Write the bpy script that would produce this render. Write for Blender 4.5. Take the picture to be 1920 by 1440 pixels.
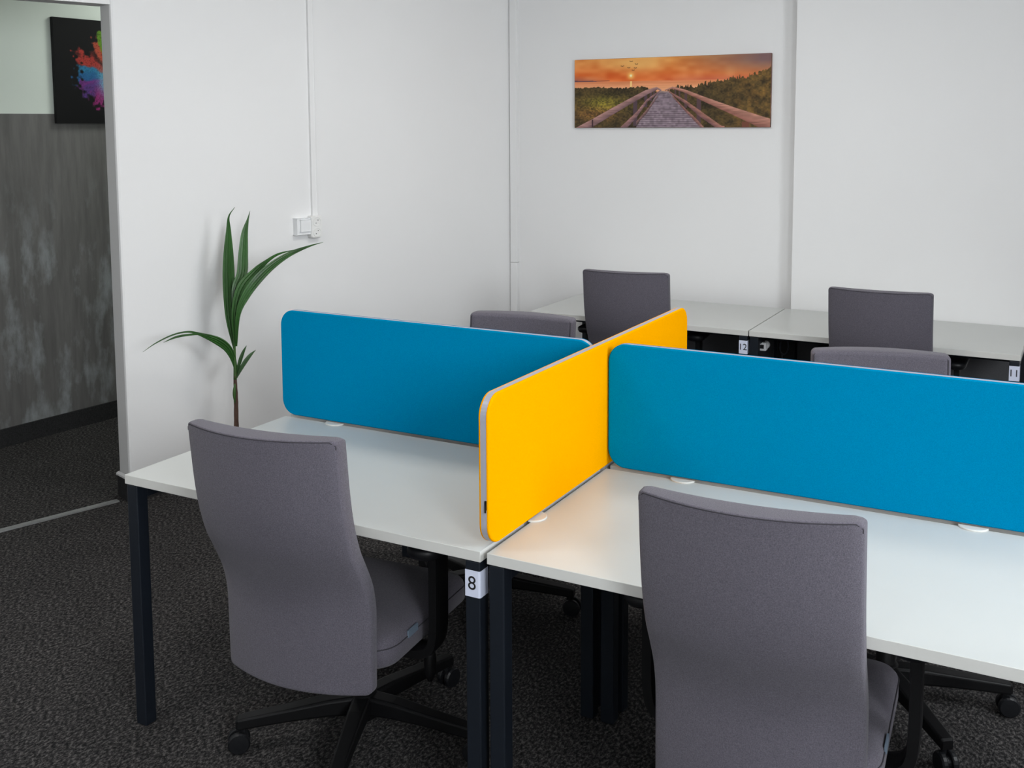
import bpy, bmesh, math, random
import numpy as np
from mathutils import Vector, Matrix

for o in list(bpy.data.objects):
    bpy.data.objects.remove(o)
scene = bpy.context.scene
COL = scene.collection
random.seed(4)
rng = np.random.default_rng(7)
PI = math.pi

# ---------------------------------------------------------------- camera
YAW, PITCH, ROLL = 0.49933, 0.09999, -0.00495
cam_data = bpy.data.cameras.new('camera')
cam_data.sensor_width = 36.0
cam_data.lens = 36.0 * 1991.12 / 1920.0
cam_data.shift_y = -287.89 / 1920.0
cam_data.clip_start = 0.05
cam = bpy.data.objects.new('camera', cam_data)
COL.objects.link(cam)
_f = Vector((-math.sin(YAW), math.cos(YAW), 0)); _r = Vector((math.cos(YAW), math.sin(YAW), 0)); _u = Vector((0, 0, 1))
_f2 = _f * math.cos(PITCH) - _u * math.sin(PITCH); _u2 = _u * math.cos(PITCH) + _f * math.sin(PITCH)
_r3 = _r * math.cos(ROLL) + _u2 * math.sin(ROLL); _u3 = _u2 * math.cos(ROLL) - _r * math.sin(ROLL)
cam.matrix_world = Matrix(((_r3.x, _u3.x, -_f2.x, 1.1902), (_r3.y, _u3.y, -_f2.y, -2.0324), (_r3.z, _u3.z, -_f2.z, 1.7193), (0, 0, 0, 1)))
scene.camera = cam

# ---------------------------------------------------------------- world, window daylight, exposure
world = bpy.data.worlds.new('sky')
scene.world = world
world.use_nodes = True
bg = world.node_tree.nodes['Background']
bg.inputs[0].default_value = (0.75, 0.86, 1.0, 1)
bg.inputs[1].default_value = 1.0
scene.view_settings.view_transform = 'Standard'
scene.view_settings.look = 'None'
scene.view_settings.gamma = 1.0
scene.view_settings.use_curve_mapping = False
scene.view_settings.exposure = 0.25
RX = 2.75                                   # plane of the window wall
WINDOWS = [(-3.1, -1.9), (-0.3, 0.9)]   # y ranges
WZ = (1.45, 2.7)
for (y0, y1), watts in zip(WINDOWS, (88.0, 54.0)):
    ld = bpy.data.lights.new('window_daylight', 'AREA')
    ld.shape = 'RECTANGLE'
    ld.size = y1 - y0 - 0.1
    ld.size_y = WZ[1] - WZ[0] - 0.1
    ld.energy = watts
    ld.color = (0.94, 0.975, 1.0)
    lo = bpy.data.objects.new('window_daylight', ld)
    lo.location = (RX + 0.10, (y0 + y1) / 2, (WZ[0] + WZ[1]) / 2)
    lo.rotation_euler = (0, PI / 2, 0)
    lo.rotation_euler = Vector((-1, 0, -0.2)).to_track_quat('-Z', 'Z').to_euler()
    COL.objects.link(lo)

# ---------------------------------------------------------------- materials
MATS = {}
def mat(name, col, rough=0.6, metal=0.0, noise=None, bump=None, sheen=0.0, spec=0.5):
    """noise=(scale, amount[, stretch]) varies the colour; bump=(scale, strength) gives fine relief."""
    m = bpy.data.materials.new(name)
    m.use_nodes = True
    nt = m.node_tree
    b = nt.nodes['Principled BSDF']
    b.inputs['Base Color'].default_value = (*col, 1)
    b.inputs['Roughness'].default_value = rough
    b.inputs['Metallic'].default_value = metal
    b.inputs['Specular IOR Level'].default_value = spec
    if sheen:
        b.inputs['Sheen Weight'].default_value = sheen
        b.inputs['Sheen Roughness'].default_value = 0.5
    tc = nt.nodes.new('ShaderNodeTexCoord')
    if noise:
        n = nt.nodes.new('ShaderNodeTexNoise')
        n.inputs['Scale'].default_value = noise[0]
        n.inputs['Detail'].default_value = 4
        mp = nt.nodes.new('ShaderNodeMapping')
        if len(noise) > 2:
            mp.inputs['Scale'].default_value = noise[2]
        nt.links.new(tc.outputs['Object'], mp.inputs[0])
        nt.links.new(mp.outputs[0], n.inputs['Vector'])
        r = nt.nodes.new('ShaderNodeValToRGB')
        a = noise[1]
        r.color_ramp.elements[0].position = 0.3
        r.color_ramp.elements[1].position = 0.7
        r.color_ramp.elements[0].color = (*[c * (1 - a) for c in col], 1)
        r.color_ramp.elements[1].color = (*[min(1, c * (1 + a)) for c in col], 1)
        nt.links.new(n.outputs[0], r.inputs[0])
        nt.links.new(r.outputs[0], b.inputs['Base Color'])
    if bump:
        n2 = nt.nodes.new('ShaderNodeTexNoise')
        n2.inputs['Scale'].default_value = bump[0]
        n2.inputs['Detail'].default_value = 3
        nt.links.new(tc.outputs['Object'], n2.inputs['Vector'])
        bp = nt.nodes.new('ShaderNodeBump')
        bp.inputs['Strength'].default_value = bump[1]
        bp.inputs['Distance'].default_value = 0.002
        nt.links.new(n2.outputs[0], bp.inputs['Height'])
        nt.links.new(bp.outputs[0], b.inputs['Normal'])
    MATS[name] = m
    return m

mat('wall_paint', (0.80, 0.80, 0.80), 0.85, noise=(1.3, 0.012), bump=(60, 0.12))
mat('ceiling_paint', (0.80, 0.80, 0.79), 0.9)
mat('hall_paint', (0.70, 0.76, 0.70), 0.85, noise=(2.0, 0.02), bump=(60, 0.1))
mat('laminate', (0.535, 0.55, 0.535), 0.34, noise=(6, 0.01))
mat('laminate_edge', (0.60, 0.60, 0.575), 0.4)
mat('dark_steel', (0.0075, 0.0105, 0.016), 0.42, noise=(300, 0.15), spec=0.35)
mat('charcoal_panel', (0.085, 0.085, 0.092), 0.6, noise=(200, 0.1))
mat('blue_fabric', (0.0, 0.200, 0.395), 0.9, noise=(500, 0.12), bump=(900, 0.25), spec=0.0)
mat('yellow_fabric', (0.84, 0.345, 0.0), 0.9, noise=(500, 0.06), bump=(900, 0.25), spec=0.0)
mat('grey_profile', (0.36, 0.36, 0.41), 0.4)
mat('white_plastic', (0.80, 0.81, 0.82), 0.35)
mat('ivory_plastic', (0.80, 0.80, 0.785), 0.35)
mat('cream_plastic', (0.62, 0.62, 0.59), 0.4)
mat('paper_label', (0.62, 0.66, 0.80), 0.6)
mat('black_ink', (0.01, 0.01, 0.012), 0.5)
mat('chair_fabric', (0.103, 0.095, 0.117), 0.95, noise=(420, 0.28), bump=(700, 0.45), sheen=0.12, spec=0.2)
mat('seam_thread', (0.035, 0.032, 0.04), 0.9)
mat('black_plastic', (0.0035, 0.0035, 0.004), 0.5, spec=0.25)
mat('black_rubber', (0.006, 0.0065, 0.008), 0.45, spec=0.35)
mat('tag_grey', (0.13, 0.17, 0.22), 0.5)
mat('terracotta', (0.33, 0.12, 0.06), 0.8, noise=(20, 0.15))
mat('soil', (0.02, 0.014, 0.01), 0.95, bump=(60, 1.0))
mat('bark', (0.085, 0.045, 0.032), 0.85, noise=(60, 0.5, (1, 1, 0.25)), bump=(90, 0.8))
mat('green_stalk', (0.05, 0.12, 0.025), 0.5, noise=(30, 0.25))
mat('aluminium', (0.42, 0.43, 0.43), 0.4, metal=0.6, noise=(40, 0.1))
mat('carpet_edge', (0.016, 0.016, 0.017), 0.95, noise=(160, 0.6), bump=(260, 1.0))
mat('shadow_gap', (0.25, 0.25, 0.24), 0.8)

def carpet():
    m = mat('carpet', (0.03, 0.03, 0.03), 0.95, spec=0.1)
    nt = m.node_tree; b = nt.nodes['Principled BSDF']; tc = nt.nodes['Texture Coordinate']
    n1 = nt.nodes.new('ShaderNodeTexNoise'); n1.inputs['Scale'].default_value = 120; n1.inputs['Detail'].default_value = 6; n1.inputs['Roughness'].default_value = 0.75
    mp = nt.nodes.new('ShaderNodeMapping'); mp.inputs['Scale'].default_value = (1, 0.6, 1); mp.inputs['Rotation'].default_value = (0, 0, 0.5)
    nt.links.new(tc.outputs['Object'], mp.inputs[0]); nt.links.new(mp.outputs[0], n1.inputs['Vector'])
    r = nt.nodes.new('ShaderNodeValToRGB'); e = r.color_ramp.elements
    e[0].position = 0.39; e[0].color = (0.009, 0.009, 0.010, 1)
    e[1].position = 0.63; e[1].color = (0.17, 0.16, 0.155, 1)
    k = e.new(0.5); k.color = (0.040, 0.038, 0.038, 1)
    nt.links.new(n1.outputs[0], r.inputs[0])
    n2 = nt.nodes.new('ShaderNodeTexNoise'); n2.inputs['Scale'].default_value = 5
    nt.links.new(tc.outputs['Object'], n2.inputs['Vector'])
    mx = nt.nodes.new('ShaderNodeMix'); mx.data_type = 'RGBA'; mx.blend_type = 'MULTIPLY'; mx.inputs[0].default_value = 0.35
    nt.links.new(r.outputs[0], mx.inputs[6]); nt.links.new(n2.outputs[0], mx.inputs[7])
    nt.links.new(mx.outputs[2], b.inputs['Base Color'])
    bp = nt.nodes.new('ShaderNodeBump'); bp.inputs['Strength'].default_value = 0.9; bp.inputs['Distance'].default_value = 0.004
    nt.links.new(n1.outputs[0], bp.inputs['Height']); nt.links.new(bp.outputs[0], b.inputs['Normal'])
carpet()

def plaster():
    # brushed grey decorative plaster with pale worn streaks
    m = mat('grey_plaster', (0.1, 0.1, 0.1), 0.7)
    nt = m.node_tree; b = nt.nodes['Principled BSDF']; tc = nt.nodes['Texture Coordinate']
    def nz(scale, st, det=5):
        mp = nt.nodes.new('ShaderNodeMapping'); mp.inputs['Scale'].default_value = st
        n = nt.nodes.new('ShaderNodeTexNoise'); n.inputs['Scale'].default_value = scale; n.inputs['Detail'].default_value = det; n.inputs['Roughness'].default_value = 0.62
        nt.links.new(tc.outputs['Object'], mp.inputs[0]); nt.links.new(mp.outputs[0], n.inputs['Vector'])
        return n
    def ramp(src, p0, c0, p1, c1):
        r = nt.nodes.new('ShaderNodeValToRGB'); e = r.color_ramp.elements
        e[0].position, e[0].color = p0, (*c0, 1); e[1].position, e[1].color = p1, (*c1, 1)
        nt.links.new(src.outputs[0], r.inputs[0]); return r
    base = ramp(nz(7, (3.0, 3.0, 0.35)), 0.3, (0.105, 0.102, 0.098), 0.7, (0.165, 0.16, 0.155))
    streak = ramp(nz(4.6, (1.5, 1.5, 0.6), 9), 0.50, (0, 0, 0), 0.68, (1, 1, 1))
    sep = nt.nodes.new('ShaderNodeSeparateXYZ'); nt.links.new(tc.outputs['Object'], sep.inputs[0])
    mr = nt.nodes.new('ShaderNodeMapRange'); mr.inputs[1].default_value = 1.5; mr.inputs[2].default_value = 1.0
    nt.links.new(sep.outputs[2], mr.inputs[0])
    mu = nt.nodes.new('ShaderNodeMath'); mu.operation = 'MULTIPLY'
    nt.links.new(streak.outputs[0], mu.inputs[0]); nt.links.new(mr.outputs[0], mu.inputs[1])
    mx = nt.nodes.new('ShaderNodeMix'); mx.data_type = 'RGBA'
    nt.links.new(mu.outputs[0], mx.inputs[0]); nt.links.new(base.outputs[0], mx.inputs[6]); mx.inputs[7].default_value = (0.30, 0.32, 0.33, 1)
    nt.links.new(mx.outputs[2], b.inputs['Base Color'])
plaster()

def leaf_mat():
    m = mat('leaf_green', (0.03, 0.10, 0.02), 0.42, noise=(14, 0.35, (1, 1, 0.2)))
    b = m.node_tree.nodes['Principled BSDF']
    b.inputs['Subsurface Weight'].default_value = 0.0
leaf_mat()

def print_mat(name):
    m = bpy.data.materials.new(name); m.use_nodes = True
    nt = m.node_tree; b = nt.nodes['Principled BSDF']
    a = nt.nodes.new('ShaderNodeVertexColor'); a.layer_name = 'print'
    nt.links.new(a.outputs[0], b.inputs['Base Color'])
    b.inputs['Roughness'].default_value = 0.7
    b.inputs['Specular IOR Level'].default_value = 0.2
    MATS[name] = m
print_mat('canvas_print')

# ---------------------------------------------------------------- mesh helpers
def link(name, me, m, parent=None, smooth=False):
    o = bpy.data.objects.new(name, me)
    COL.objects.link(o)
    if m and not me.materials:
        me.materials.append(MATS[m])
    if smooth:
        for p in me.polygons:
            p.use_smooth = True
    if parent:
        o.parent = parent
    return o

def bm_obj(name, bm, m, parent=None, smooth=False):
    bmesh.ops.recalc_face_normals(bm, faces=bm.faces)
    me = bpy.data.meshes.new(name)
    bm.to_mesh(me); bm.free()
    return link(name, me, m, parent, smooth)

def box_bm(bm, lo, hi, bevel=0.0, seg=2, rot=None, at=None):
    r = bmesh.ops.create_cube(bm, size=1.0)
    vs = r['verts']
    for v in vs:
        v.co = Vector([lo[i] + (v.co[i] + 0.5) * (hi[i] - lo[i]) for i in range(3)])
    if rot is not None:
        for v in vs:
            v.co = rot @ v.co
    if at is not None:
        for v in vs:
            v.co += Vector(at)
    if bevel:
        es = list({e for v in vs for e in v.link_edges})
        bmesh.ops.bevel(bm, geom=es, offset=bevel, segments=seg, affect='EDGES', profile=0.5)

def box(name, lo, hi, m, parent=None, bevel=0.0, seg=2):
    bm = bmesh.new()
    box_bm(bm, lo, hi, bevel, seg)
    return bm_obj(name, bm, m, parent)

def loft_bm(bm, rings, caps=True, closed=True):
    vr = [[bm.verts.new(p) for p in ring] for ring in rings]
    n = len(rings[0])
    for a, b in zip(vr, vr[1:]):
        for i in range(n if closed else n - 1):
            bm.faces.new((a[i], a[(i + 1) % n], b[(i + 1) % n], b[i]))
    if caps:
        bm.faces.new(vr[0]); bm.faces.new(list(reversed(vr[-1])))
    return vr

def tube_bm(bm, pts, rad, n=10, caps=True):
    pts = [Vector(p) for p in pts]
    rads = rad if isinstance(rad, (list, tuple)) else [rad] * len(pts)
    rings = []
    up = Vector((0.13, 0.31, 0.94)).normalized()
    for i, p in enumerate(pts):
        t = (pts[min(i + 1, len(pts) - 1)] - pts[max(i - 1, 0)]).normalized()
        a = t.cross(up)
        if a.length < 0.05:
            a = t.cross(Vector((1, 0, 0)))
        a.normalize(); b = t.cross(a).normalized()
        rings.append([p + (a * math.cos(2 * PI * k / n) + b * math.sin(2 * PI * k / n)) * rads[i] for k in range(n)])
    loft_bm(bm, rings, caps)

def tube(name, pts, rad, m, parent=None, n=10):
    bm = bmesh.new(); tube_bm(bm, pts, rad, n)
    return bm_obj(name, bm, m, parent, True)

def lathe_bm(bm, prof, n=24, axis='z', at=(0, 0, 0)):
    rings = []
    for r, h in prof:
        ring = []
        for k in range(n):
            c, s = math.cos(2 * PI * k / n) * r, math.sin(2 * PI * k / n) * r
            p = {'z': (c, s, h), 'x': (h, c, s), 'y': (c, h, s)}[axis]
            ring.append(Vector(p) + Vector(at))
        rings.append(ring)
    loft_bm(bm, rings)

def rrect(w0, w1, h0, h1, r, n=8):
    out = []
    for cx, cy, a0 in ((w1 - r, h1 - r, 0), (w0 + r, h1 - r, PI / 2), (w0 + r, h0 + r, PI), (w1 - r, h0 + r, 3 * PI / 2)):
        for k in range(n + 1):
            a = a0 + PI / 2 * k / n
            out.append((cx + r * math.cos(a), cy + r * math.sin(a)))
    return out

def catmull(pts, n):
    P = [np.array(p, float) for p in pts]
    P = [2 * P[0] - P[1]] + P + [2 * P[-1] - P[-2]]
    out = []
    for i in range(1, len(P) - 2):
        for k in range(n):
            t = k / n
            out.append(0.5 * (2 * P[i] + (P[i + 1] - P[i - 1]) * t + (2 * P[i - 1] - 5 * P[i] + 4 * P[i + 1] - P[i + 2]) * t * t + (3 * P[i] - P[i - 1] - 3 * P[i + 1] + P[i + 2]) * t ** 3))
    out.append(P[-2])
    return out

def thing(name, label, cat, loc=(0, 0, 0), rz=0.0, group=None):
    o = bpy.data.objects.new(name, None)
    o.empty_display_size = 0.05
    COL.objects.link(o)
    o.location = loc; o.rotation_euler = (0, 0, rz)
    return tag(o, label, cat, group)

def tag(o, label, cat, group=None):
    o['label'] = label; o['category'] = cat
    if group:
        o['group'] = group
    return o

def struct(o, label=None):
    o['kind'] = 'structure'
    if label:
        o['label'] = label
    return o

def copy_tree(o, parent=None):
    c = o.copy(); COL.objects.link(c); c.parent = parent
    for ch in o.children:
        copy_tree(ch, c)
    return c

# ---------------------------------------------------------------- the room
CEIL = 2.85
WA = Vector((-2.63, 1.26, 0))            # end of the slanted left wall at the doorway
WT = Vector((0.2955, 0.9553, 0)); WN = Vector((0.9553, -0.2955, 0))
YB, YP, XS = 3.635, 3.54, -0.172         # recessed back wall, projecting back wall, step between them
def wpt(s, z, off=0.0):
    p = WA + WT * s + WN * off
    return Vector((p.x, p.y, z))

def prism(name, poly, z0, z1, m, parent=None):
    bm = bmesh.new()
    a = [bm.verts.new((x, y, z0)) for x, y in poly]; b = [bm.verts.new((x, y, z1)) for x, y in poly]
    n = len(poly)
    for i in range(n):
        bm.faces.new((a[i], a[(i + 1) % n], b[(i + 1) % n], b[i]))
    bm.faces.new(a); bm.faces.new(b)
    return bm_obj(name, bm, m, parent)

struct(box('floor', (-4.6, -3.7, -0.1), (RX + 0.2, 4.6, 0.0), 'carpet'), 'dark grey mottled carpet floor')
struct(box('ceiling', (-4.6, -3.7, CEIL), (RX + 0.2, 4.6, CEIL + 0.1), 'ceiling_paint'), 'white ceiling')
# left wall: solid stretch from the doorway to the corner, lintel, stretch in front of the doorway
TH = 0.115
SE = 0.025                               # where the wall stops at the doorway, along its length
def wall_poly(s0, s1, d0=0.0, d1=-TH):
    return [tuple(wpt(s0, 0, d0)[:2]), tuple(wpt(s1, 0, d0)[:2]), tuple(wpt(s1, 0, d1)[:2]), tuple(wpt(s0, 0, d1)[:2])]
def left_wall():
    # rounded plaster arris at the doorway edge
    r = 0.012
    e = SE
    pl = [wpt(e + r, 0, 0), wpt(2.47, 0, 0), wpt(2.47, 0, -TH), wpt(e + r, 0, -TH), wpt(e + 0.3 * r, 0, -TH + 0.3 * r), wpt(e, 0, -TH + r), wpt(e, 0, -r), wpt(e + 0.3 * r, 0, -0.3 * r)]
    return struct(prism('wall_left', [tuple(p[:2]) for p in pl], 0.105, CEIL, 'wall_paint'), 'white painted wall slanting from the doorway to the corner')
left_wall()
struct(prism('wall_left_base', wall_poly(SE + 0.002, 2.47, -0.002, -TH + 0.002), 0.0, 0.105, 'wall_paint'), 'foot of the slanted white wall')
struct(prism('wall_left_lintel', wall_poly(-1.05, SE), 2.25, CEIL, 'wall_paint'), 'white wall above the doorway')
struct(prism('wall_left_front', wall_poly(-5.3, -1.05), 0.0, CEIL, 'wall_paint'), 'white wall on the near side of the doorway')
# white flared lip of plaster just above the carpet skirting at the wall end
def lip():
    bm = bmesh.new()
    def ring(off, z):
        return [wpt(2.4, z, off), wpt(SE - off, z, off), wpt(SE - off, z, -TH - off), wpt(2.4, z, -TH - off)]
    loft_bm(bm, [ring(0.001, 0.118), ring(0.010, 0.108), ring(0.010, 0.100), ring(0.0, 0.098)], caps=False, closed=False)
    return struct(bm_obj('trim_1', bm, 'wall_paint'), 'white lip along the foot of the slanted wall')
lip()
def skirting(name, poly_pts, off, h, label):
    bm = bmesh.new()
    loft_bm(bm, [[Vector((x, y, 0)) for x, y in poly_pts], [Vector((x, y, h)) for x, y in poly_pts]], caps=True)
    return struct(bm_obj(name, bm, 'carpet_edge'), label)
skirting('baseboard_left', [tuple(p[:2]) for p in (wpt(SE - 0.008, 0, 0.008), wpt(2.4, 0, 0.008), wpt(2.4, 0, 0.001), wpt(SE, 0, 0.001), wpt(SE, 0, -TH), wpt(SE - 0.008, 0, -TH))], 0.01, 0.098, 'dark carpet skirting wrapped round the doorway wall end')
# back wall in two planes
struct(box('wall_back', (-2.2, YB, 0), (XS, YB + 0.15, CEIL), 'wall_paint'), 'recessed white back wall behind the boardwalk picture')
struct(box('wall_back_step', (XS, YP, 0), (RX + 0.2, YB + 0.15, CEIL), 'wall_paint'), 'projecting white back wall right of the boardwalk picture')
struct(box('wall_front', (-4.6, -3.7, 0), (RX + 0.2, -3.55, CEIL), 'wall_paint'), 'white wall behind the viewer')
# window wall
def window_wall():
    bm = bmesh.new()
    ys = [-3.55] + [v for w in WINDOWS for v in w] + [YP]
    for i in range(0, len(ys), 2):
        box_bm(bm, (RX, ys[i], 0), (RX + 0.2, ys[i + 1], CEIL))
    for y0, y1 in WINDOWS:
        box_bm(bm, (RX, y0, 0), (RX + 0.2, y1, WZ[0])); box_bm(bm, (RX, y0, WZ[1]), (RX + 0.2, y1, CEIL))
    return struct(bm_obj('wall_right', bm, 'wall_paint'), 'white window wall on the right')
window_wall()
for i, (y0, y1) in enumerate(WINDOWS):
    bm = bmesh.new()
    fx = RX + 0.12
    for a, b in (((fx, y0, WZ[0]), (fx + 0.06, y0 + 0.05, WZ[1])), ((fx, y1 - 0.05, WZ[0]), (fx + 0.06, y1, WZ[1])),
                 ((fx, y0, WZ[0]), (fx + 0.06, y1, WZ[0] + 0.05)), ((fx, y0, WZ[1] - 0.05), (fx + 0.06, y1, WZ[1]))):
        box_bm(bm, a, b)
    struct(bm_obj('window_%d' % (i + 1), bm, 'white_plastic'), 'white window frame in the right wall')
# hall beyond the doorway
HA = Vector((-3.894, 1.531, 0)); HT = Vector((0.0864, 0.9963, 0)).normalized(); HN = Vector((HT.y, -HT.x, 0))
def hpt(s, z, off=0.0):
    p = HA + HT * s + HN * off
    return Vector((p.x, p.y, z))
def hall_poly(s0, s1, d0, d1):
    return [tuple(hpt(s, 0, d)[:2]) for s, d in ((s0, d0), (s1, d0), (s1, d1), (s0, d1))]
struct(prism('wall_hall', hall_poly(-5.0, 3.0, 0.0, -0.15), 0, 1.787, 'grey_plaster'), 'brushed grey plaster dado of the hall wall')
struct(prism('wall_hall_upper', hall_poly(-5.0, 3.0, 0.0, -0.15), 1.787, CEIL, 'hall_paint'), 'pale green white upper hall wall')
struct(prism('baseboard_hall', hall_poly(-5.0, 3.0, 0.012, 0.0), 0, 0.10, 'carpet_edge'), 'dark carpet skirting of the hall wall')
struct(box('wall_hall_end', (-4.6, 4.45, 0), (-1.8, 4.6, CEIL), 'hall_paint'), 'end wall of the hall')
ts = prism('trim_2', wall_poly(-1.05, -0.015, -0.03, -0.062), 0.0, 0.006, 'aluminium')
struct(ts, 'grey metal threshold strip on the carpet in the doorway')

# ---------------------------------------------------------------- cable trunking, switch and socket
x0 = -1.902
def corner_trunk():
    t = thing('corner_trunking', 'white cable trunking running up the corner left of the boardwalk picture', 'cable trunking', (x0, YB, 0))
    box('trunk_body', (0.007, -0.034, 0.0), (0.052, 0.0, 0.88), 'wall_paint', t, 0.002)
    box('trunk_body', (0.007, -0.034, 0.882), (0.052, 0.0, CEIL - 0.002), 'wall_paint', t, 0.002)
    return t
corner_trunk()
def wall_box(name, s0, s1, z0, z1, d0, d1, m, parent, bevel=0.003):
    bm = bmesh.new()
    rot = Matrix(((WT.x, WN.x, 0), (WT.y, WN.y, 0), (0, 0, 1)))
    box_bm(bm, (s0, d0, z0), (s1, d1, z1), bevel, 3, rot=rot, at=WA)
    return bm_obj(name, bm, m, parent)
def conduit():
    o = wall_box('wall_conduit', 1.037, 1.068, 1.25, CEIL - 0.002, 0.0005, 0.012, 'wall_paint', None, 0.003)
    tag(o, 'slim white cable conduit running down the slanted wall to the socket', 'cable conduit')
conduit()
def switch():
    t = thing('light_switch', 'white rocker light switch left of the double socket', 'light switch')
    wall_box('switch_box', 0.930, 1.012, 1.164, 1.247, 0.0005, 0.032, 'white_plastic', t, 0.004)
    wall_box('rocker', 0.948, 1.010, 1.180, 1.240, 0.030, 0.040, 'white_plastic', t, 0.003)
switch()
def socket():
    t = thing('wall_socket', 'white double wall socket with two round outlets below the conduit', 'wall socket')
    bm = bmesh.new()
    loft_bm(bm, [[wpt(x, z, d) for x, z in rrect(1.012 + i, 1.079 - i, 1.142 + i, 1.256 - i, 0.014 - i, 6)] for i, d in ((0.0, 0.0005), (0.0, 0.033), (0.0015, 0.037), (0.004, 0.040))])
    bm_obj('socket_body', bm, 'ivory_plastic', t)
    for zc in (1.226, 1.172):
        bm = bmesh.new()
        n = 24
        rings = []
        for r, d in ((0.0235, 0.040), (0.0235, 0.0425), (0.0205, 0.0425), (0.0195, 0.0402), (0.001, 0.0402)):
            rings.append([wpt(1.0465 + r * math.cos(2 * PI * k / n), zc + r * math.sin(2 * PI * k / n), d) for k in range(n)])
        loft_bm(bm, rings)
        o = bm_obj('outlet', bm, 'ivory_plastic', t, False)
        for a in (0.9, 0.9 + PI):
            bm = bmesh.new()
            c = (1.0465 + 0.0095 * math.cos(a), zc + 0.0095 * math.sin(a))
            rings = [[wpt(c[0] + 0.0026 * math.cos(2 * PI * k / 10), c[1] + 0.0026 * math.sin(2 * PI * k / 10), d) for k in range(10)] for d in (0.0395, 0.0406)]
            loft_bm(bm, rings)
            bm_obj('pin_hole', bm, 'black_ink', o)
socket()

# ---------------------------------------------------------------- desks
W, D, H, T = 1.162, 0.683, 0.74, 0.026
S = 0.040
def text_mesh(txt, size):
    cu = bpy.data.curves.new('digits', 'FONT')
    cu.body = txt; cu.size = size; cu.align_x = 'CENTER'; cu.align_y = 'CENTER'; cu.extrude = 0.0002
    tmp = bpy.data.objects.new('digits', cu)
    COL.objects.link(tmp)
    dg = bpy.context.evaluated_depsgraph_get()
    me = bpy.data.meshes.new_from_object(tmp.evaluated_get(dg))
    bpy.data.objects.remove(tmp)
    me.materials.clear()
    return me

def tabletop(parent):
    bm = bmesh.new()
    box_bm(bm, (0, 0, H - T), (W, D, H), 0.0012, 2)
    me = bpy.data.meshes.new('tabletop')
    bmesh.ops.recalc_face_normals(bm, faces=bm.faces)
    bm.to_mesh(me); bm.free()
    me.materials.append(MATS['laminate']); me.materials.append(MATS['laminate_edge'])
    for p in me.polygons:
        p.material_index = 0 if abs(p.normal.z) > 0.9 else 1
    return link('tabletop', me, None, parent)

def make_desk(label, loc, rz=0.0, number=None, panel=False):
    t = thing('desk', label, 'desk', loc, rz, 'white office desks with dark steel legs')
    tabletop(t)
    ins = 0.003
    zt = H - T - 0.001
    for x in (ins, W - ins - S):
        for y in (ins, D - ins - S):
            box('leg', (x, y, 0.0), (x + S, y + S, zt), 'dark_steel', t, 0.004, 3)
        box('side_rail', (x + 0.004, ins + S, zt - 0.045), (x + S - 0.004, D - ins - S, zt), 'dark_steel', t, 0.003)
    for y in (0.16, D - 0.20):
        box('cross_beam', (ins + S, y, zt - 0.04), (W - ins - S, y + 0.03, zt), 'dark_steel', t, 0.003)
    if panel:
        box('modesty_panel', (0.002, D - 0.018, 0.20), (W - 0.002, D - 0.002, zt), 'charcoal_panel', t, 0.002)
    if number:
        bm = bmesh.new()
        e = 0.0008
        xl, yl = W - ins - S, ins
        z0, z1 = 0.626, 0.690
        # paper wrapped round the front and the outer side of the leg
        pts = [(xl + 0.0005, yl - e), (xl + S - 0.004, yl - e), (xl + S - 0.0008, yl + 0.0008), (xl + S + e, yl + 0.004), (xl + S + e, yl + S - 0.003)]
        for d in (0, 1):
            pass
        inn = [(xl + 0.0005, yl + 0.0002), (xl + S - 0.004, yl + 0.0002), (xl + S - 0.0012, yl + 0.0012), (xl + S - 0.0002, yl + 0.004), (xl + S - 0.0002, yl + S - 0.003)]
        poly = pts + inn[::-1]
        a = [bm.verts.new((x, y, z0)) for x, y in poly]; b = [bm.verts.new((x, y, z1)) for x, y in poly]
        n = len(poly)
        for i in range(n):
            bm.faces.new((a[i], a[(i + 1) % n], b[(i + 1) % n], b[i]))
        bm.faces.new(a); bm.faces.new(b)
        lb = bm_obj('number_label', bm, 'paper_label', t)
        lb['label'] = 'white paper label with the number %s' % number
        me = text_mesh(number, 0.047 if len(number) == 1 else 0.043)
        o = link('digits', me, 'black_ink', lb)
        o.rotation_euler = (PI / 2, 0, 0)
        o.location = (xl + S * 0.5 - 0.001, yl - e - 0.0004, (z0 + z1) / 2)
    return t

GL, GR = -0.006, 0.0115
F = 2.8492
make_desk('white desk with the number 8 on its leg, nearest the plant', (GL - W, 0, 0), 0, '8')
make_desk('large white desk in the right foreground behind the nearest grey chair', (GR, 0, 0))
make_desk('white desk hidden behind the shorter-looking blue divider beside the plant', (GL, 2 * 0.697, 0), PI)
make_desk('white desk hidden behind the blue divider in the right foreground', (GR + W, 2 * 0.697, 0), PI)
D12 = -1.3658
make_desk('white desk with the number 12 on its leg against the back wall', (D12, F, 0), 0, '12', True)
make_desk('white desk with the number 11 on its leg against the projecting back wall', (D12 + W + 0.006, F, 0), 0, '11', True)

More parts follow.
